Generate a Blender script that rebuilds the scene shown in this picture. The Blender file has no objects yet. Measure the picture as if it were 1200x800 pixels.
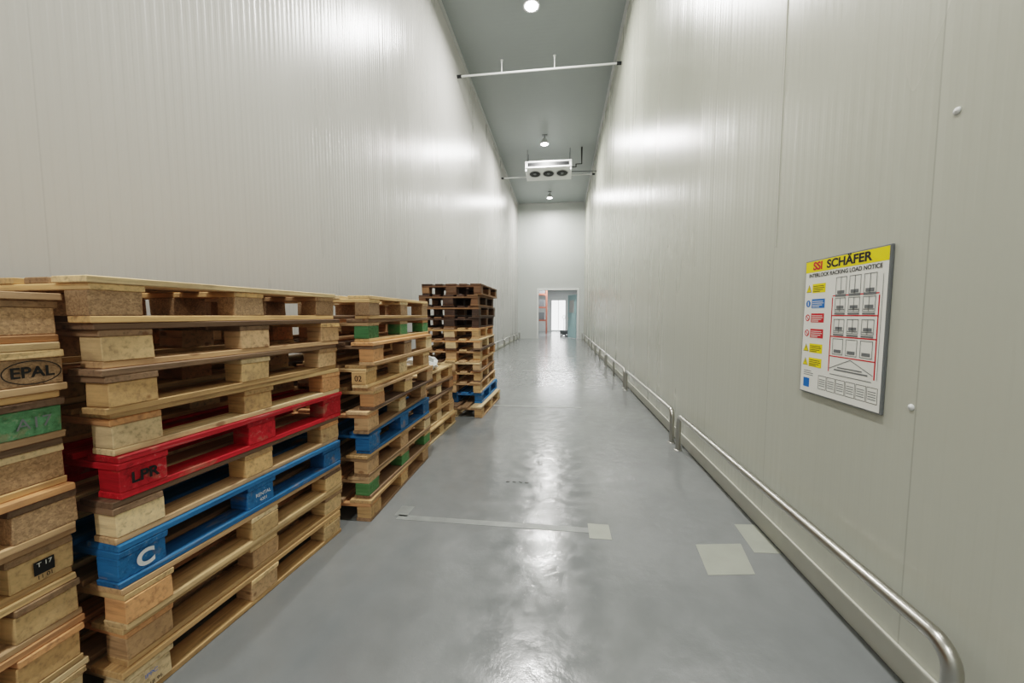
import bpy, math, random
from mathutils import Matrix, Vector
R = random.Random(7)
scene = bpy.context.scene
XL, XR, YB, YR, H = -2.4, 1.25, 21.0, -6.0, 7.4

def lin(r, g, b):
    def c(v):
        v /= 255.0
        return v/12.92 if v <= .04045 else ((v+.055)/1.055)**2.4
    return (c(r), c(g), c(b), 1)

# ------------------------------------------------------------ materials
class NT:
    def __init__(s, name):
        s.m = bpy.data.materials.new(name); s.m.use_nodes = True
        s.t = s.m.node_tree; s.b = s.t.nodes['Principled BSDF']
    def n(s, typ, **kw):
        nd = s.t.nodes.new(typ)
        for k, v in kw.items():
            if k.startswith('i_'):
                nd.inputs[k[2:].replace('_', ' ')].default_value = v
            else:
                setattr(nd, k, v)
        return nd
    def l(s, a, b): s.t.links.new(a, b)
    def math(s, op, a, b=None, c=None):
        nd = s.t.nodes.new('ShaderNodeMath'); nd.operation = op
        for i, v in enumerate((a, b, c)):
            if v is None: continue
            if isinstance(v, (int, float)): nd.inputs[i].default_value = v
            else: s.l(v, nd.inputs[i])
        return nd.outputs[0]
    def mix(s, fac, a, b, blend='MIX'):
        nd = s.t.nodes.new('ShaderNodeMix'); nd.data_type = 'RGBA'; nd.blend_type = blend
        for i, v in ((0, fac), (6, a), (7, b)):
            if isinstance(v, (int, float, tuple)): nd.inputs[i].default_value = v
            else: s.l(v, nd.inputs[i])
        return nd.outputs[2]
    def ramp(s, fac, stops):
        nd = s.t.nodes.new('ShaderNodeValToRGB'); e = nd.color_ramp.elements
        while len(e) < len(stops): e.new(.5)
        for el, (p, c) in zip(e, stops):
            el.position = p; el.color = c if isinstance(c, tuple) else (c, c, c, 1)
        s.l(fac, nd.inputs[0]); return nd.outputs[0]

def simple(name, col, rough=.5, metal=0, emit=0, var=.06):
    k = NT(name)
    tc = k.n('ShaderNodeTexCoord')
    nz = k.n('ShaderNodeTexNoise', i_Scale=9.0, i_Detail=4.0)
    k.l(tc.outputs['Object'], nz.inputs['Vector'])
    f = k.ramp(nz.outputs['Fac'], [(.3, 1-var), (.7, 1.0)])
    k.l(k.mix(1.0, col, f, 'MULTIPLY'), k.b.inputs['Base Color'])
    k.b.inputs['Roughness'].default_value = rough
    k.b.inputs['Metallic'].default_value = metal
    if emit:
        k.b.inputs['Emission Color'].default_value = col
        k.b.inputs['Emission Strength'].default_value = emit
    return k.m

def wall_mat(name, col, axis, joint0, pitch, rib, ribstr, rough, jointdark=.55, ribh=.0006):
    k = NT(name)
    g = k.n('ShaderNodeNewGeometry')
    sp = k.n('ShaderNodeSeparateXYZ'); k.l(g.outputs['Position'], sp.inputs[0])
    c = sp.outputs[axis]
    ph = k.math('MULTIPLY', c, 2*math.pi/rib)
    sn = k.math('SINE', ph)
    sq = k.math('MULTIPLY', sn, 2.2)
    sq = k.math('MINIMUM', k.math('MAXIMUM', sq, -1.0), 1.0)
    m = k.math('PINGPONG', k.math('SUBTRACT', c, joint0), pitch/2)
    j = k.math('LESS_THAN', m, .003)
    jw = k.n('ShaderNodeMapRange'); k.l(m, jw.inputs[0])
    jw.inputs[1].default_value = 0; jw.inputs[2].default_value = .02
    jw.inputs[3].default_value = -1; jw.inputs[4].default_value = 0
    mp = k.n('ShaderNodeMapping'); k.l(g.outputs['Position'], mp.inputs[0])
    mp.inputs['Scale'].default_value = (2.4, 2.4, .22)
    nz = k.n('ShaderNodeTexNoise', i_Scale=1.6, i_Detail=2.0); k.l(mp.outputs[0], nz.inputs['Vector'])
    mp2 = k.n('ShaderNodeMapping'); k.l(g.outputs['Position'], mp2.inputs[0])
    mp2.inputs['Scale'].default_value = (9, 9, .12)
    nf = k.n('ShaderNodeTexNoise', i_Scale=1.5, i_Detail=2.0); k.l(mp2.outputs[0], nf.inputs['Vector'])
    h = k.math('ADD', k.math('MULTIPLY', sq, ribh), k.math('MULTIPLY', jw.outputs[0], .0014))
    h = k.math('ADD', h, k.math('MULTIPLY', nz.outputs['Fac'], .010))
    h = k.math('ADD', h, k.math('MULTIPLY', nf.outputs['Fac'], .003))
    bp = k.n('ShaderNodeBump'); bp.inputs['Strength'].default_value = ribstr; bp.inputs['Distance'].default_value = 1
    k.l(h, bp.inputs['Height']); k.l(bp.outputs[0], k.b.inputs['Normal'])
    n2 = k.n('ShaderNodeTexNoise', i_Scale=.8, i_Detail=2.0); k.l(mp.outputs[0], n2.inputs['Vector'])
    gr = k.ramp(n2.outputs['Fac'], [(.3, .965), (.7, 1.0)])
    cc = k.mix(1.0, col, gr, 'MULTIPLY')
    d = tuple(x*jointdark for x in col[:3])+(1,)
    k.l(k.mix(j, cc, d), k.b.inputs['Base Color'])
    rr = k.ramp(n2.outputs['Fac'], [(.3, rough*.9), (.7, rough*1.15)])
    k.l(rr, k.b.inputs['Roughness'])
    return k.m

M = {}
M['wl'] = wall_mat('panel_wall_left', lin(194, 193, 190), 1, .35, 1.15, .055, .8, .28, .9, .0006)
M['wr'] = wall_mat('panel_wall_right', lin(186, 187, 175), 1, 1.483, .955, .055, .55, .27, .8, .0003)
M['wb'] = wall_mat('panel_wall_end', lin(194, 198, 196), 0, .2, 1.15, .055, .5, .4, .88)
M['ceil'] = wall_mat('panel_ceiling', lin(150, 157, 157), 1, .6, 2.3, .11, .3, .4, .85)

k = NT('epoxy_floor')
g = k.n('ShaderNodeNewGeometry')
n1 = k.n('ShaderNodeTexNoise', i_Scale=1.1, i_Detail=3.0, i_Roughness=.5); k.l(g.outputs['Position'], n1.inputs['Vector'])
n2 = k.n('ShaderNodeTexNoise', i_Scale=9.0, i_Detail=5.0); k.l(g.outputs['Position'], n2.inputs['Vector'])
n3 = k.n('ShaderNodeTexNoise', i_Scale=160.0, i_Detail=2.0); k.l(g.outputs['Position'], n3.inputs['Vector'])
c = k.ramp(n1.outputs['Fac'], [(.3, lin(116, 120, 121)), (.7, lin(129, 132, 132))])
c = k.mix(.6, c, k.ramp(n2.outputs['Fac'], [(.35, .9), (.65, 1.0)]), 'MULTIPLY')
k.l(c, k.b.inputs['Base Color'])
k.l(k.ramp(n2.outputs['Fac'], [(.35, .13), (.68, .27)]), k.b.inputs['Roughness'])
k.b.inputs['Specular IOR Level'].default_value = .55
hh = k.math('ADD', k.math('MULTIPLY', n2.outputs['Fac'], .0045), k.math('MULTIPLY', n3.outputs['Fac'], .0003))
bp = k.n('ShaderNodeBump'); bp.inputs['Strength'].default_value = .6; bp.inputs['Distance'].default_value = 1
k.l(hh, bp.inputs['Height']); k.l(bp.outputs[0], k.b.inputs['Normal'])
M['floor'] = k.m

def wood(name, kind):
    k = NT(name)
    at = k.n('ShaderNodeAttribute', attribute_name='grain')
    tn = k.n('ShaderNodeAttribute', attribute_name='tint')
    mp = k.n('ShaderNodeMapping'); k.l(at.outputs['Vector'], mp.inputs[0])
    if kind == 'chip':
        mp.inputs['Scale'].default_value = (1, 1, 1)
        v = k.n('ShaderNodeTexVoronoi', i_Scale=220.0); k.l(mp.outputs[0], v.inputs['Vector'])
        n = k.n('ShaderNodeTexNoise', i_Scale=60.0, i_Detail=5.0); k.l(mp.outputs[0], n.inputs['Vector'])
        sp = k.n('ShaderNodeSeparateColor'); k.l(v.outputs['Color'], sp.inputs[0])
        f = k.ramp(sp.outputs[0], [(0, .68), (1, 1.16)])
        c = k.mix(1.0, tn.outputs['Color'], f, 'MULTIPLY')
        c = k.mix(1.0, c, k.ramp(n.outputs['Fac'], [(.3, .8), (.7, 1.1)]), 'MULTIPLY')
        hgt = sp.outputs[0]; bs = .0012
    else:
        mp.inputs['Scale'].default_value = (2.2, 38, 38)
        n = k.n('ShaderNodeTexNoise', i_Scale=1.6, i_Detail=6.0, i_Roughness=.6); k.l(mp.outputs[0], n.inputs['Vector'])
        f = k.ramp(n.outputs['Fac'], [(.3, .58), (.48, .97), (.7, 1.12)])
        c = k.mix(1.0, tn.outputs['Color'], f, 'MULTIPLY')
        mk = k.n('ShaderNodeMapping'); k.l(at.outputs['Vector'], mk.inputs[0]); mk.inputs['Scale'].default_value = (5, 11, 11)
        v = k.n('ShaderNodeTexVoronoi', i_Scale=1.0); k.l(mk.outputs[0], v.inputs['Vector'])
        kn = k.ramp(v.outputs['Distance'], [(.07, 1.0), (.13, 0.0)])
        c = k.mix(k.math('MULTIPLY', kn, .6 if kind == 'wood' else .15), c, lin(110, 66, 36))
        md_ = k.n('ShaderNodeMapping'); k.l(at.outputs['Vector'], md_.inputs[0]); md_.inputs['Scale'].default_value = (.5, 1, 1)
        d = k.n('ShaderNodeTexNoise', i_Scale=9.0, i_Detail=7.0, i_Roughness=.65); k.l(md_.outputs[0], d.inputs['Vector'])
        if kind == 'wood':
            c = k.mix(k.ramp(d.outputs['Fac'], [(.5, 0.0), (.74, .5)]), c, lin(118, 98, 80))
        else:
            c = k.mix(k.ramp(d.outputs['Fac'], [(.56, 0.0), (.68, .7)]), c, lin(158, 130, 104))
            c = k.mix(k.ramp(n.outputs['Fac'], [(.6, 0.0), (.75, .35)]), c, lin(190, 180, 170))
        hgt = n.outputs['Fac']; bs = .002
    k.l(c, k.b.inputs['Base Color'])
    k.b.inputs['Roughness'].default_value = .72
    bp = k.n('ShaderNodeBump'); bp.inputs['Strength'].default_value = .8; bp.inputs['Distance'].default_value = bs
    k.l(hgt, bp.inputs['Height']); k.l(bp.outputs[0], k.b.inputs['Normal'])
    return k.m
M['wood'] = wood('pallet_wood', 'wood'); M['chip'] = wood('pallet_chipboard', 'chip'); M['paint'] = wood('pallet_paint', 'paint')
M['steel'] = simple('brushed_steel', lin(190, 188, 182), .28, 1)
M['white'] = simple('white_enamel', lin(225, 227, 226), .4)
M['offw'] = simple('skirting_cream', lin(196, 196, 186), .5)
M['tape'] = simple('faded_tape', lin(158, 161, 151), .5, var=.12)
M['tape2'] = simple('worn_tape', lin(144, 148, 146), .4, var=.3)
M['dark'] = simple('dark_grey', lin(40, 42, 44), .5)
M['black'] = simple('black_ink', lin(18, 17, 17), .6)
M['grey'] = simple('mid_grey', lin(110, 114, 116), .5)
M['lgrey'] = simple('light_grey', lin(190, 192, 192), .5)
M['signwhite'] = simple('sign_white', lin(236, 236, 230), .35, var=.02)
M['yellow'] = simple('sign_yellow', lin(250, 226, 10), .4, var=.02)
M['red'] = simple('sign_red', lin(210, 25, 38), .4, var=.02)
M['blue'] = simple('sign_blue', lin(20, 110, 195), .4, var=.02)
M['teal'] = simple('teal_door', lin(168, 200, 204), .5)
M['orange'] = simple('rack_orange', lin(168, 100, 84), .5)
M['winw'] = simple('window_daylight', (1, 1, 1, 1), .5, emit=2.6)
M['lamp'] = simple('lamp_lens', (1, .98, .94, 1), .5, emit=45)
M['ink_white'] = simple('stencil_white', lin(225, 228, 230), .6)

# ------------------------------------------------------------ helpers
def link(o, parent=None):
    scene.collection.objects.link(o)
    if parent is not None: o.parent = parent
    return o
def empty(name, loc=(0, 0, 0)):
    e = bpy.data.objects.new(name, None); e.location = loc; e.empty_display_size = .1
    return link(e)
def mesh(name, verts, faces, mats, fm=None, parent=None, smooth=False):
    me = bpy.data.meshes.new(name); me.from_pydata([tuple(v) for v in verts], [], faces)
    for m in mats: me.materials.append(m)
    if fm: me.polygons.foreach_set('material_index', fm)
    if smooth: me.polygons.foreach_set('use_smooth', [True]*len(me.polygons))
    me.update()
    return link(bpy.data.objects.new(name, me), parent)
BF = [(0, 3, 2, 1), (4, 5, 6, 7), (0, 1, 5, 4), (1, 2, 6, 5), (2, 3, 7, 6), (3, 0, 4, 7)]
def boxv(a, b):
    x0, y0, z0 = a; x1, y1, z1 = b
    return [(x0, y0, z0), (x1, y0, z0), (x1, y1, z0), (x0, y1, z0), (x0, y0, z1), (x1, y0, z1), (x1, y1, z1), (x0, y1, z1)]
def boxes(name, lst, mats, parent=None, bevel=0):
    V, F, I = [], [], []
    for it in lst:
        a, b = it[0], it[1]; mi = it[2] if len(it) > 2 else 0
        o = len(V); V += boxv(a, b); F += [tuple(i+o for i in f) for f in BF]; I += [mi]*6
    ob = mesh(name, V, F, mats, I, parent)
    if bevel:
        md = ob.modifiers.new('b', 'BEVEL'); md.width = bevel; md.segments = 2
    return ob
def lathe(name, prof, mat, loc, parent=None, seg=32, axis='Z'):
    V, F = [], []
    n = len(prof)
    for i in range(seg):
        a = 2*math.pi*i/seg
        for r, z in prof:
            p = (r*math.cos(a), r*math.sin(a), z)
            if axis == 'Y': p = (p[0], p[2], p[1])
            V.append((p[0]+loc[0], p[1]+loc[1], p[2]+loc[2]))
    for i in range(seg):
        for j in range(n-1):
            a = i*n+j; b = ((i+1) % seg)*n+j
            F.append((a, b, b+1, a+1))
    return mesh(name, V, F, [mat], None, parent, True)
def tube(name, pts, r, mat, parent=None):
    cu = bpy.data.curves.new(name, 'CURVE'); cu.dimensions = '3D'; cu.bevel_depth = r; cu.bevel_resolution = 5; cu.use_fill_caps = True
    s = cu.splines.new('POLY'); s.points.add(len(pts)-1)
    for p, q in zip(s.points, pts): p.co = (*q, 1)
    s.use_smooth = True
    cu.materials.append(mat)
    return link(bpy.data.objects.new(name, cu), parent)
def text(name, s, size, mat, mw, parent=None, align='CENTER', bold=0, sx=1):
    cu = bpy.data.curves.new(name, 'FONT'); cu.body = s; cu.size = size; cu.align_x = align; cu.align_y = 'CENTER'
    cu.offset = bold; cu.extrude = .0002
    cu.materials.append(mat)
    o = link(bpy.data.objects.new(name, cu), parent); o.matrix_local = mw @ Matrix.Diagonal((sx, 1, 1, 1)); return o

# ------------------------------------------------------------ room
T = .15
boxes('floor', [((XL-T, YR, -.1), (XR+T, YB, 0))], [M['floor']])
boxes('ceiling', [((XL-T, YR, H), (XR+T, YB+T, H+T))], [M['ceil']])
boxes('wall_left', [((XL-T, YR, 0), (XL, YB, H))], [M['wl']])
boxes('wall_right', [((XR, YR, 0), (XR+T, YB, H))], [M['wr']])
boxes('wall_rear', [((XL-T, YR-T, 0), (XR+T, YR, H))], [M['wb']])
DX0, DX1, DH = -1.23, .88, 2.68
boxes('wall_end', [((XL-T, YB, 0), (DX0, YB+T, H)), ((DX1, YB, 0), (XR+T, YB+T, H)), ((DX0, YB, DH), (DX1, YB+T, H))], [M['wb']])
boxes('trim_door_surround', [((DX0-.1, YB-.03, 0), (DX0, YB+T, DH+.1)), ((DX1, YB-.03, 0), (DX1+.1, YB+T, DH+.1)), ((DX0, YB-.03, DH), (DX1, YB+T, DH+.1))], [M['white']], bevel=.008)
boxes('baseboard_right', [((XR-.018, YR, 0), (XR, YB, .11))], [M['offw']], bevel=.008)
boxes('baseboard_left', [((XL, YR, 0), (XL+.018, YB, .11))], [M['offw']], bevel=.008)
boxes('trim_ceiling_corner', [((XL, YR, H-.06), (XL+.05, YB, H)), ((XR-.05, YR, H-.06), (XR, YB, H)), ((XL+.05, YB-.05, H-.06), (XR-.05, YB, H))], [M['lgrey']])

# anteroom through the door
boxes('floor_anteroom', [((-4, YB, -.1), (3.2, 31, -.001))], [M['floor']])
boxes('ceiling_anteroom', [((-4, YB+T, 3.4), (3.2, 31, 3.5))], [M['white']])
boxes('wall_anteroom', [((-4.1, YB+T, 0), (-4, 31, 3.4)), ((3.2, YB+T, 0), (3.3, 31, 3.4)), ((-4.1, 31, 0), (3.3, 31.1, 3.4))], [M['wb']])
boxes('window_1', [((-.75, 30.95, .1), (.35, 30.99, 2.5), 0), ((-.82, 30.93, 0), (-.75, 31, 2.57), 1), ((.35, 30.93, 0), (.42, 31, 2.57), 1), ((-.75, 30.93, 2.5), (.35, 31, 2.57), 1), ((-.22, 30.93, .1), (-.18, 30.97, 2.5), 1)], [M['winw'], M['lgrey']])
dr = empty('door_1', (.86, YB+T+.03, 0)); dr.rotation_euler = (0, 0, math.radians(24))
boxes('leaf', [((-.06, 0, .03), (0, 1.0, 2.45), 0), ((-.068, .2, 1.45), (-.06, .8, 2.15), 1), ((-.09, .9, 1.0), (-.06, .94, 1.2), 2)], [M['teal'], M['lgrey'], M['steel']], dr, .006)
L = []
for x in (-3.6, -2.4, -1.0):
    for y in (26.0, 27.0):
        L.append(((x-.04, y-.04, 0), (x+.04, y+.04, 3.1), 0))
for z in (.9, 1.8, 2.7):
    for y in (26.0, 27.0):
        L.append(((-3.6, y-.03, z), (-1.0, y+.03, z+.1), 0))
    for i in range(4):
        L.append(((-3.5+i*.62, 26.05, z+.11), (-3.0+i*.62, 26.95, z+.6), 1+i % 2))
boxes('pallet_rack', L, [M['orange'], M['lgrey'], M['grey']])
pt = empty('pallet_truck')
boxes('forks', [((-.05, 23.0, .05), (.1, 24.1, .11)), ((.3, 23.0, .05), (.45, 24.1, .11)), ((-.05, 24.1, .05), (.45, 24.3, .35))], [M['grey']], pt, .01)
tube('handle', [(.2, 24.2, .3), (.2, 24.45, 1.05), (.08, 24.47, 1.2), (.2, 24.5, 1.3), (.32, 24.47, 1.2), (.2, 24.45, 1.05)], .018, M['dark'], pt)
for i, (x, y) in enumerate(((.02, 23.1), (.38, 23.1), (.12, 24.25), (.28, 24.25))):
    boxes('wheel_%d' % i, [((x-.03, y-.06, 0), (x+.03, y+.06, .1))], [M['dark']], pt, .02)

# ------------------------------------------------------------ floor markings
def patch(name, quads, mat):
    V, F = [], []
    for q in quads:
        o = len(V); V += [(x, y, .0015) for x, y in q] + [(x, y, .0) for x, y in q]
        F += [(o, o+1, o+2, o+3)]+[(o+(i+1) % 4, o+i, o+4+i, o+4+(i+1) % 4) for i in range(4)]
    return mesh(name, V, F, [mat])
patch('floor_tape_patch', [[(.755, 1.934), (.995, 1.972), (1.044, 2.238), (.782, 2.196)]], M['tape'])
patch('floor_tape_patch', [[(1.08, 2.16), (1.225, 2.17), (1.225, 2.46), (1.10, 2.45)]], M['tape'])
patch('floor_tape_line', [[(-1.05, 2.23), (.18, 2.235), (.18, 2.29), (-1.05, 2.285)]], M['tape2'])
patch('floor_tape_patch', [[(.18, 2.18), (.31, 2.18), (.31, 2.34), (.18, 2.34)]], M['tape'])
patch('floor_tape_patch', [[(-1.08, 2.27), (-.99, 2.27), (-.99, 2.4), (-1.08, 2.4)]], M['tape2'])
patch('floor_tape_line', [[(-1.15, 5.3), (.3, 5.33), (.3, 5.4), (-1.15, 5.37)]], M['tape2'])
patch('floor_tape_line', [[(-.9, 8.8), (.4, 8.8), (.4, 8.9), (-.9, 8.9)]], M['tape2'])
patch('floor_tape_line', [[(-.9, 11.6), (.4, 11.6), (.4, 11.7), (-.9, 11.7)]], M['tape2'])
patch('floor_scuff', [[(-.42+i*.05, 2.86+.01*(i % 3)), (-.395+i*.05, 2.86), (-.39+i*.05, 2.875), (-.415+i*.05, 2.88)] for i in range(4)], M['dark'])

# ------------------------------------------------------------ lamps
for y in (-4.2, 1.6, 7.45, 13.2, 19.1):
    e = empty('high_bay_lamp', (-.6, y, H-.33))
    boxes('bracket', [((-.015, -.015, .15), (.015, .015, .325)), ((-.09, -.05, .305), (.09, .05, .325))], [M['grey']], e)
    lathe('housing', [(0, .2), (.07, .2), (.08, .14), (.12, .11), (.16, .02), (.15, .02), (.0, .035)], M['lgrey'], (0, 0, 0), e)
    lathe('lens', [(0, -.01), (.08, 0), (.135, .03), (.12, .034), (0, .034)], M['lamp'], (0, 0, 0), e)
    ld = bpy.data.lights.new('bulb', 'AREA'); ld.shape = 'DISK'; ld.size = .28; ld.energy = 215 if y < 6 else 235; ld.color = (1, .975, .93)
    lo = bpy.data.objects.new('bulb', ld); lo.location = (0, 0, -.02); link(lo, e)
ld = bpy.data.lights.new('anteroom_light', 'AREA'); ld.energy = 380; ld.size = 2.5
lo = bpy.data.objects.new('anteroom_ceiling_light', ld); lo.location = (-.3, 26, 3.35); link(lo)

# ------------------------------------------------------------ sprinkler pipes
for y in (8.75, 15.2):
    e = empty('sprinkler_pipe', (0, y, 0))
    tube('pipe', [(XL+.0, 0, 6.75), (XR, 0, 6.75)], .022, M['white'], e)
    for i, x in enumerate((-1.37, -.19)):
        tube('riser_%d' % i, [(x, 0, 6.75), (x, 0, 6.98)], .012, M['white'], e)
        lathe('head_%d' % i, [(0, 6.97), (.02, 6.97), (.02, 7.0), (.035, 7.03), (0, 7.035)], M['white'], (x, 0, 0), e)
    for i, x in enumerate((XL+.05, XR-.05)):
        tube('sleeve_%d' % i, [(x-.05, 0, 6.75), (x+.05, 0, 6.75)], .035, M['dark'], e)

# ------------------------------------------------------------ evaporator
ES = .66; EZ = 6.66-6.82*ES; TOP = (H-EZ)/ES
e = empty('evaporator_unit', (-.5, 14.3, EZ)); e.scale = (1, 1, ES)
boxes('casing', [((-.8, -.3, 6.78), (.8, .5, 7.1)), ((-.84, -.3, 6.62), (-.78, .5, 7.12)), ((.78, -.3, 6.62), (.84, .5, 7.12)), ((-.84, -.33, 7.06), (.84, .5, 7.13)), ((-.84, -.34, 6.78), (.84, -.29, 6.84))], [M['white']], e, .01)
mesh('drain_tray', [(-.84, -.34, 6.8), (.84, -.34, 6.8), (.84, .5, 6.62), (-.84, .5, 6.62), (-.84, -.34, 6.77), (.84, -.34, 6.77), (.84, .5, 6.5), (-.84, .5, 6.5)],
     [(0, 1, 2, 3), (4, 7, 6, 5), (0, 4, 5, 1), (1, 5, 6, 2), (2, 6, 7, 3), (3, 7, 4, 0)], [M['white']], None, e)
L = []
for i in range(26):
    x = -.7+i*.056
    L.append(((x, -.335, 6.86), (x+.02, -.3, 7.04)))
L.append(((-.74, -.31, 6.86), (.74, -.302, 7.04)))
boxes('fin_block', L, [M['dark']], e)
for i, x in enumerate((-.5, 0, .5)):
    f = empty('fan_%d' % i, (x, .06, 6.68)); f.parent = e
    f.rotation_euler = (-math.radians(17.8), 0, 0)
    lathe('ring', [(.19, .03), (.2, -.07), (.225, -.07), (.225, .03)], M['lgrey'], (0, 0, 0), f)
    lathe('grill', [(0, -.05), (.195, -.05), (.195, -.01), (0, -.01)], M['dark'], (0, 0, 0), f)
    lathe('hub', [(0, -.07), (.05, -.07), (.06, -.04), (0, -.04)], M['grey'], (0, 0, 0), f)
boxes('hanger_rods', [((x-.01, y-.01, 7.1), (x+.01, y+.01, TOP)) for x, y in ((-.78, 0), (.78, 0), (-.78, .4), (.78, .4))], [M['grey']], e)
tube('refrigerant_pipe', [(.82, 0, 6.9), (1.0, 0, 6.9), (1.0, 0, 7.05), (1.2, 0, 7.05), (1.2, 0, TOP)], .03, M['dark'], e)
tube('drain_pipe', [(.82, .1, 6.72), (1.2, .1, 6.7), (1.745, .1, 6.68)], .02, M['dark'], e)

# ------------------------------------------------------------ guard rails
def rail(x, wallx, y0, y1, z=.34, mids=()):
    e = empty('guard_rail')
    r = .07; pts = [(x, y0, 0), (x, y0, z-r)]
    for i in range(1, 9):
        a = math.pi/2*i/8; pts.append((x, y0+r-r*math.cos(a), z-r+r*math.sin(a)))
    for i in range(0, 8):
        a = math.pi/2*i/8; pts.append((x, y1-r+r*math.sin(a), z-r+r*math.cos(a)))
    pts += [(x, y1, z-r), (x, y1, 0)]
    tube('rail', pts, .024, M['steel'], e)
    for i, y in enumerate((y0, y1)):
        lathe('flange_%d' % i, [(0, .006), (.036, .006), (.038, 0), (0, 0)], M['steel'], (x, y, 0), e)
    for i, y in enumerate(mids):
        tube('post_%d' % i, [(x, y, 0), (x, y, z)], .02, M['steel'], e)
rail(1.15, XR, 1.19, 3.78)
rail(1.15, XR, 4.0, 6.75)
for a, b in ((6.95, 9.7), (9.9, 12.7), (12.9, 15.7), (15.9, 20.6)):
    rail(1.15, XR, a, b, mids=((a+b)/2,))
for a, b in ((12.0, 15.0), (15.2, 18.2), (18.4, 20.8)):
    rail(-2.28, XL, a, b, mids=((a+b)/2,))

# wall fixings
for (y, z) in ((1.42, 1.97), (1.50, .99)):
    lathe('wall_fixing_cap', [(0, 0), (0.012, 0), (.011, .004), (0, .007)], M['white'], (0, 0, 0), None, 16)
    o = bpy.context.scene.collection.objects[-1]
    o.matrix_world = Matrix.Translation((XR, y, z)) @ Matrix.Rotation(-math.pi/2, 4, 'Y')
boxes('wall_seam_cover', [((XR-.004, 2.417, 1.72), (XR, 2.423, 3.1))], [M['offw']])

# ------------------------------------------------------------ load notice sign
sg = empty('load_notice_sign', (XR, 2.115, .93))
SW, SH = .502, .66
def quadset(name, rects, mat, d):
    V, F = [], []
    for r in rects:
        if len(r) == 4 and not isinstance(r[0], tuple):
            u0, v0, u1, v1 = r; q = [(u0, v0), (u1, v0), (u1, v1), (u0, v1)]
        else: q = r
        o = len(V); V += [(-d, -u, v) for u, v in q]; F.append(tuple(range(o, o+len(q))))
    return mesh(name, V, F, [mat], None, sg)
def outline(u0, v0, u1, v1, w=.0012):
    return [(u0, v0, u1, v0+w), (u0, v1-w, u1, v1), (u0, v0, u0+w, v1), (u1-w, v0, u1, v1)]
def line(a, b, w=.0015):
    (x0, y0), (x1, y1) = a, b; l = math.hypot(x1-x0, y1-y0); nx, ny = -(y1-y0)/l*w/2, (x1-x0)/l*w/2
    return ((x0-nx, y0-ny), (x1-nx, y1-ny), (x1+nx, y1+ny), (x0+nx, y0+ny))
boxes('frame', [((-.012, -SW, 0), (-.0005, 0, SH))], [M['grey']], sg, .002)
quadset('face', [(.006, .006, SW-.006, SH-.006)], M['signwhite'], .0125)
quadset('header', [(.006, .6, SW-.006, SH-.006)], M['yellow'], .013)
def st(s, u, v, size, mat='black', align='CENTER', bold=0, sx=1):
    m = Matrix(((0, 0, -1, -.0136), (-1, 0, 0, -u), (0, 1, 0, v), (0, 0, 0, 1)))
    return text('lettering', s, size, M[mat], m, sg, align, bold, sx)
st('SSI', .06, .627, .052, 'red', 'LEFT', .002, 1.1)
st('SCHÄFER', .155, .627, .052, 'black', 'LEFT', .0018, 1.2)
st('INTERLOCK RACKING LOAD NOTICE', SW/2, .583, .0255, 'black', bold=.0003, sx=1.0)
vs = (.52, .446, .376, .30, .227, .157)
cols = ('yellow', 'blue', 'red', 'red', 'yellow', 'yellow')
for i, (v, c) in enumerate(zip(vs, cols)):
    quadset('label_%d' % i, [(.062, v-.022, .155, v+.022)], M[c], .013)
    ink = 'black' if c == 'yellow' else 'signwhite'
    quadset('label_lines_%d' % i, [(.068, v+t, .068+w, v+t+.003) for t, w in ((.009, .075), (.0, .08), (-.009, .07), (-.017, .05))], M[ink], .0134)
    if c == 'yellow':
        quadset('icon_%d' % i, [((.02, v-.016), (.054, v-.016), (.037, v+.016))], M['yellow'], .0133)
        quadset('icon_edge_%d' % i, [((.017, v-.018), (.057, v-.018), (.037, v+.02))], M['black'], .0130)
        quadset('icon_mark_%d' % i, [(.0355, v-.006, .0385, v+.008), (.0355, v-.012, .0385, v-.009)], M['black'], .0136)
    else:
        cc = [(.037+.017*math.cos(a*math.pi/10), v+.017*math.sin(a*math.pi/10)) for a in range(20)]
        ci = [(.037+.0115*math.cos(a*math.pi/10), v+.0115*math.sin(a*math.pi/10)) for a in range(20)]
        quadset('icon_%d' % i, [tuple(cc)], M[c], .0130)
        quadset('icon_in_%d' % i, [tuple(ci)] if c == 'red' else [(.034, v-.01, .04, v+.01)], M['signwhite'], .0133)
        if c == 'red': quadset('icon_bar_%d' % i, [line((.027, v+.01), (.047, v-.01), .005)], M['red'], .0136)
pr, bl = [], []
for u in (.205, .462): pr.append((u-.003, .13, u+.003, .47))
for v in (.2, .29, .385): pr.append((.205, v, .462, v+.005))
for lv, v0 in enumerate((.392, .297)):
    for i in range(3):
        u0 = .222+i*.08
        bl += outline(u0, v0+.012, u0+.064, v0+.075, .0025); bl += [(u0, v0, u0+.064, v0+.008), (u0+.004, v0+.02, u0+.06, v0+.024), (u0+.03, v0+.012, u0+.033, v0+.075), (u0+.01, v0+.026, u0+.054, v0+.04)]
for i in range(3):
    u0 = .222+i*.08
    bl += outline(u0, .48, u0+.064, .56, .0025); bl += [(u0, .472, u0+.064, .48), (u0+.01, .485, u0+.054, .5), (u0+.03, .48, u0+.033, .56)]
    bl += outline(u0, .212, u0+.064, .284, .0025); bl += [(u0+.01, .22, u0+.054, .234)]
bl += [line((.21, .145), (.333, .195), .003), line((.333, .195), (.456, .145), .003), (.24, .14, .43, .146), (.26, .152, .4, .157)]
bl += [(.475, .13, .477, .55), (.215, .118, .45, .121)]
quadset('rack_frame', pr+[(.205, .475, .462, .48)], M['red'], .013)
quadset('rack_lines', bl, M['grey'], .0133)
tb, td = [], []
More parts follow.
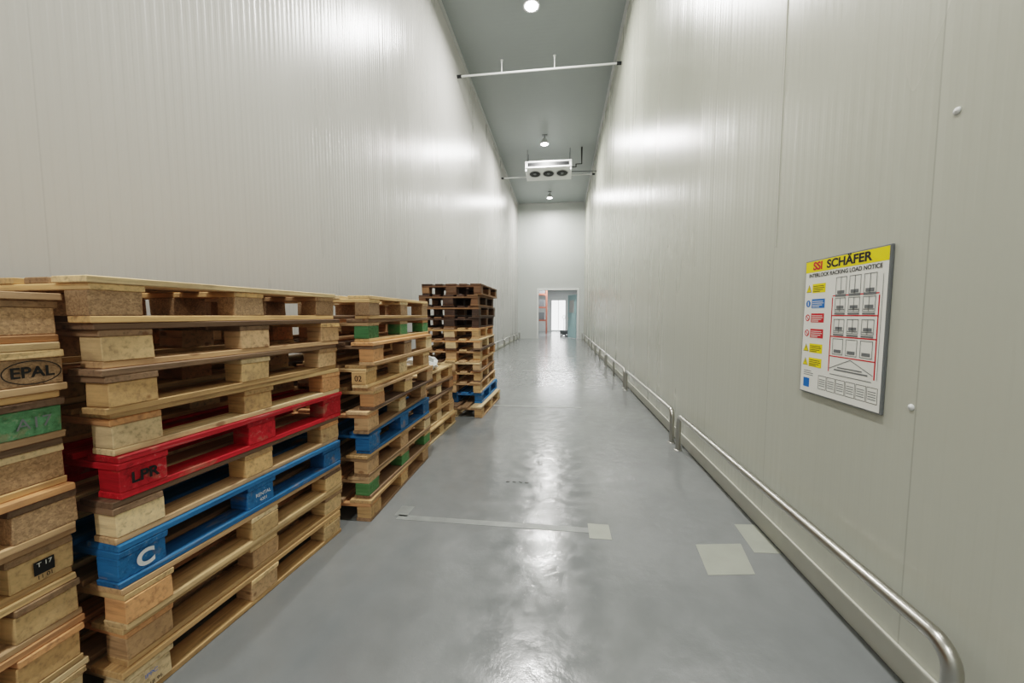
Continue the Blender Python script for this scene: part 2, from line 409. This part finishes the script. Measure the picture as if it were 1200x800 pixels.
for i in range(6):
    u0 = .14+i*.058; tb += outline(u0, .035, u0+.054, .1, .002)
    td += [(u0+.006, .05+t, u0+.046, .053+t) for t in (0, .01, .02, .03)]
quadset('table', tb, M['black'], .013); quadset('table_text', td, M['grey'], .0131)
quadset('logo', [(.03, .03, .075, .075)], M['blue'], .013)
quadset('logo_text', [(.03, .09, .1, .093), (.03, .1, .1, .103), (.03, .11, .085, .113)], M['grey'], .013)

# ------------------------------------------------------------ pallets
WOODS = [(228, 192, 144), (220, 182, 132), (212, 170, 120), (236, 206, 162), (200, 160, 120), (212, 174, 134), (218, 160, 112)]
DARKS = [(150, 120, 94), (134, 108, 86), (166, 134, 102), (118, 94, 76)]
VDARK = [(92, 66, 50), (78, 56, 45), (112, 80, 56), (68, 52, 43), (140, 104, 72)]
def pallet(name, parent, mat4, Lg, W, style='wood', block='wood', blockcol=None, hs=1.0, age=0.25):
    """long axis Y (0..Lg), width X (-W..0), height 0.144*hs"""
    V, F, MI, TT, GG = [], [], [], [], []
    def add(a, b, ax, col, mi):
        o = len(V)
        vs = boxv(a, b)
        off = [R.uniform(-20, 20) for _ in range(3)]
        j = .002
        vv = [(x+R.uniform(-j, j), y+R.uniform(-j, j), z) for x, y, z in vs]
        V.extend(vv)
        f = R.uniform(.84, 1.07); t = lin(*[min(255, c*f) for c in col])
        for fc in BF:
            F.append(tuple(i+o for i in fc)); MI.append(mi)
            for i in fc:
                x, y, z = vs[i]
                gvec = (y, x, z) if ax == 'Y' else (x, y, z)
                GG.extend((gvec[0]+off[0], gvec[1]+off[1], gvec[2]+off[2])); TT.extend(t)
    paint = {'red': (190, 28, 42), 'blue': (40, 112, 166), 'green': (62, 122, 92)}.get(style)
    def bc():
        if paint: return paint, 2
        if style == 'dark': return R.choice(VDARK), 0
        if R.random() < age: return R.choice(DARKS), 0
        return R.choice(WOODS), 0
    z1, z2, z3, z4 = .022*hs, .100*hs, .122*hs, .144*hs
    e = .0006
    for x0, x1 in ((-W, -W+.1), (-W/2-.0725, -W/2+.0725), (-.1, 0)):
        c, m = bc(); s = R.uniform(-.006, .004)
        add((x0+s, R.uniform(-.004, .01), 0), (x1+s, Lg-R.uniform(-.004, .01), z1-e), 'Y', c, m)
    for iy, (y0, y1) in enumerate(((0, .145), (Lg/2-.0725, Lg/2+.0725), (Lg-.145, Lg))):
        for x0, x1 in ((-W, -W+.1), (-W/2-.0725, -W/2+.0725), (-.1, 0)):
            if paint: c, m = paint, 2
            elif style == 'dark': c, m = R.choice(VDARK), 0
            elif block == 'chip': c, m = R.choice([(182, 148, 114), (172, 138, 104)]), 1
            else: c, m = R.choice(WOODS), 0
            if blockcol and x0 == -.1: c, m = blockcol, 2
            s = R.uniform(-.008, .006)
            add((x0+.002, y0+.003+s, z1), (x1-.003, y1-.003+s, z2-e), 'X' if block != 'chip' else 'Y', c, m)
        c, m = bc(); add((-W, y0, z2), (R.uniform(-.006, .004), y1, z3-e), 'X', c, m)
    ws = (.145, .1, .145, .1, .145); gap = (W-sum(ws))/4; x = -W
    for w in ws:
        c, m = bc(); s = R.uniform(-.005, .005)
        add((x+s, R.uniform(-.012, .006), z3), (x+w+s, Lg+R.uniform(-.01, .01), z4-e), 'Y', c, m); x += w+gap
    me = bpy.data.meshes.new(name); me.from_pydata(V, [], F)
    for m in ('wood', 'chip', 'paint'): me.materials.append(M[m])
    me.polygons.foreach_set('material_index', MI)
    a = me.attributes.new('tint', 'FLOAT_COLOR', 'CORNER'); a.data.foreach_set('color', TT)
    a = me.attributes.new('grain', 'FLOAT_VECTOR', 'CORNER'); a.data.foreach_set('vector', GG)
    me.update()
    ob = bpy.data.objects.new(name, me); link(ob, parent); ob.matrix_local = mat4
    md = ob.modifiers.new('b', 'BEVEL'); md.width = .0025; md.segments = 1
    return ob
def stack(near, rot, specs, Lg=1.2, W=.8, jit=.012, base=0, lean=0, rj=1.3):
    e = empty('pallet_stack', (near[0], near[1], 0)); e.rotation_euler = (0, 0, -math.radians(rot))
    z = base; out = []
    for i, s in enumerate(specs):
        s = dict(s); hs = s.pop('hs', 1.0); dx = s.pop('dx', 0); dy = s.pop('dy', 0); rr = s.pop('r', R.uniform(-rj, rj))
        lg = s.pop('L', Lg); jj = s.pop('j', jit)
        m = Matrix.Translation((dx+lean*i+R.uniform(-jj, jj), dy+Lg/2+R.uniform(-jj, jj), z)) @ Matrix.Rotation(math.radians(rr), 4, 'Z') @ Matrix.Translation((0, -lg/2, 0))
        out.append(pallet('pallet_%d' % (i+1), e, m, lg, W, hs=hs, **s)); z += .144*hs
    return e, out
def side_text(p, s, y, z, size, mat, bold=0, x=.0016):
    m = Matrix(((0, 0, 1, x), (1, 0, 0, y), (0, 1, 0, z), (0, 0, 0, 1)))
    return text('stamp', s, size, M[mat], m, p, 'CENTER', bold)
def w(**k): return k

# nearest stack, left edge of frame (bottom -> top)
e, ps = stack((-1.49, -.26), 0, [w(hs=.62), w(), w(age=.1), w(), w(age=.2), w(block='chip'), w(age=.3, block='chip'), w(blockcol=(96, 148, 106)), w(block='chip', age=.3), w(block='chip')], jit=.008, rj=.5)
side_text(ps[8], 'EPAL', 1.128, .061, .042, 'black', .001)
def ring(p, cy, cz, a, b, wd):
    V, F = [], []
    n = 40
    for i in range(n):
        t = 2*math.pi*i/n
        V += [(.0012, cy+a*math.cos(t), cz+b*math.sin(t)), (.0012, cy+(a-wd)*math.cos(t), cz+(b-wd)*math.sin(t))]
    for i in range(n):
        j = (i+1) % n; F.append((2*i, 2*j, 2*j+1, 2*i+1))
    mesh('stamp_ring', V, F, [M['black']], None, p)
ring(ps[8], 1.128, .061, .062, .034, .003)
boxm = lambda p, y0, z0, y1, z1, mat: mesh('stamp_box', [(.0012, y0, z0), (.0012, y1, z0), (.0012, y1, z1), (.0012, y0, z1)], [(0, 1, 2, 3)], [M[mat]], None, p)
boxm(ps[4], 1.11, .045, 1.155, .085, 'black'); side_text(ps[4], 'T 17', 1.133, .073, .018, 'signwhite'); side_text(ps[4], '11 01', 1.133, .036, .016, 'black')
side_text(ps[7], 'A17', 1.13, .06, .045, 'grey')

# main stack
e, ps = stack((-1.41, .985), 5.6, [w(age=.2), w(age=.3), w(age=.25), w(style='blue', r=0, dx=.0, dy=0, j=.002), w(age=.3), w(style='red', dx=.004, dy=.015, r=0, j=.002), w(age=.2, dx=-.006), w(age=.2, r=.9), w(age=.25, r=-1.2), w(block='chip', dy=-.03, age=.25, r=.4)], Lg=1.075, jit=.013, rj=1.1)
side_text(ps[5], 'LPR', .075, .061, .05, 'black', .0015)
side_text(ps[3], 'C', .075, .061, .075, 'ink_white', .003)
side_text(ps[3], 'RENTAL', .538, .070, .022, 'ink_white'); side_text(ps[3], '4201', .538, .045, .02, 'ink_white')
side_text(ps[0], 'IPPC', .07, .075, .02, 'blue'); side_text(ps[0], '01 18 96', .07, .04, .018, 'black')

# second stack
e, ps = stack((-1.2, 2.17), 0, [w(age=.3), w(blockcol=(96, 148, 92)), w(age=.4), w(style='blue', L=1.05), w(age=.3), w(age=.3), w(age=.2), w(block='wood', age=.5), w(style='wood', blockcol=(84, 140, 90)), w(block='chip', age=.3)], Lg=1.1, jit=.024, lean=.005, rj=1.8)
def front_text(p, s, x, z, size, mat):
    m = Matrix(((1, 0, 0, x), (0, 0, -1, -.006), (0, 1, 0, z), (0, 0, 0, 1)))
    return text('stamp', s, size, M[mat], m, p)
front_text(ps[6], '02', -.05, .06, .05, 'black')

# low stack behind it
e, ps = stack((-1.33, 3.5), 2, [w(age=.4)]*5, Lg=.95, jit=.02)
def crumple(name, c, sx, sy, sz, mat, parent=None, seed=1):
    r = random.Random(seed); V, F = [], []; n, m2 = 18, 10
    for i in range(m2+1):
        t = math.pi*i/m2
        for j in range(n):
            a = 2*math.pi*j/n; f = 1+r.uniform(-.22, .22)
            V.append((c[0]+sx*math.sin(t)*math.cos(a)*f, c[1]+sy*math.sin(t)*math.sin(a)*f, max(c[2]-sz*.6, c[2]+sz*math.cos(t)*f)))
    for i in range(m2):
        for j in range(n):
            F.append((i*n+j, (i+1)*n+j, (i+1)*n+(j+1) % n, i*n+(j+1) % n))
    return mesh(name, V, F, [mat], None, parent)
crumple('plastic_sack', (-1.5, 3.9, .72+.06), .16, .2, .1, M['white'], None, 3)

# tall stack further on
D = dict(style='dark')
e, ps = stack((-1.05, 4.8), 0, [w(dx=.07, dy=-.14, r=-2), w(style='blue', L=1.1), w(age=.3), w(age=.2), w(age=.4), w(age=.2), w(age=.3), w(age=.2), D, D, D, D], Lg=1.2, jit=.025, rj=1.6)

# ------------------------------------------------------------ world, camera
wd = bpy.data.worlds.new('World'); scene.world = wd; wd.use_nodes = True
wd.node_tree.nodes['Background'].inputs[0].default_value = (.6, .65, .7, 1)
wd.node_tree.nodes['Background'].inputs[1].default_value = .3
cam = bpy.data.cameras.new('camera'); cam.sensor_width = 36; cam.lens = 440/1200*36; cam.clip_start = .02
co = bpy.data.objects.new('camera', cam); link(co)
co.location = (0, 0, 1.32)
co.rotation_euler = (math.radians(90-4.03), 0, math.radians(7.4))
scene.camera = co
scene.view_settings.view_transform = 'Filmic'
scene.view_settings.look = 'Medium High Contrast'
scene.view_settings.exposure = 0
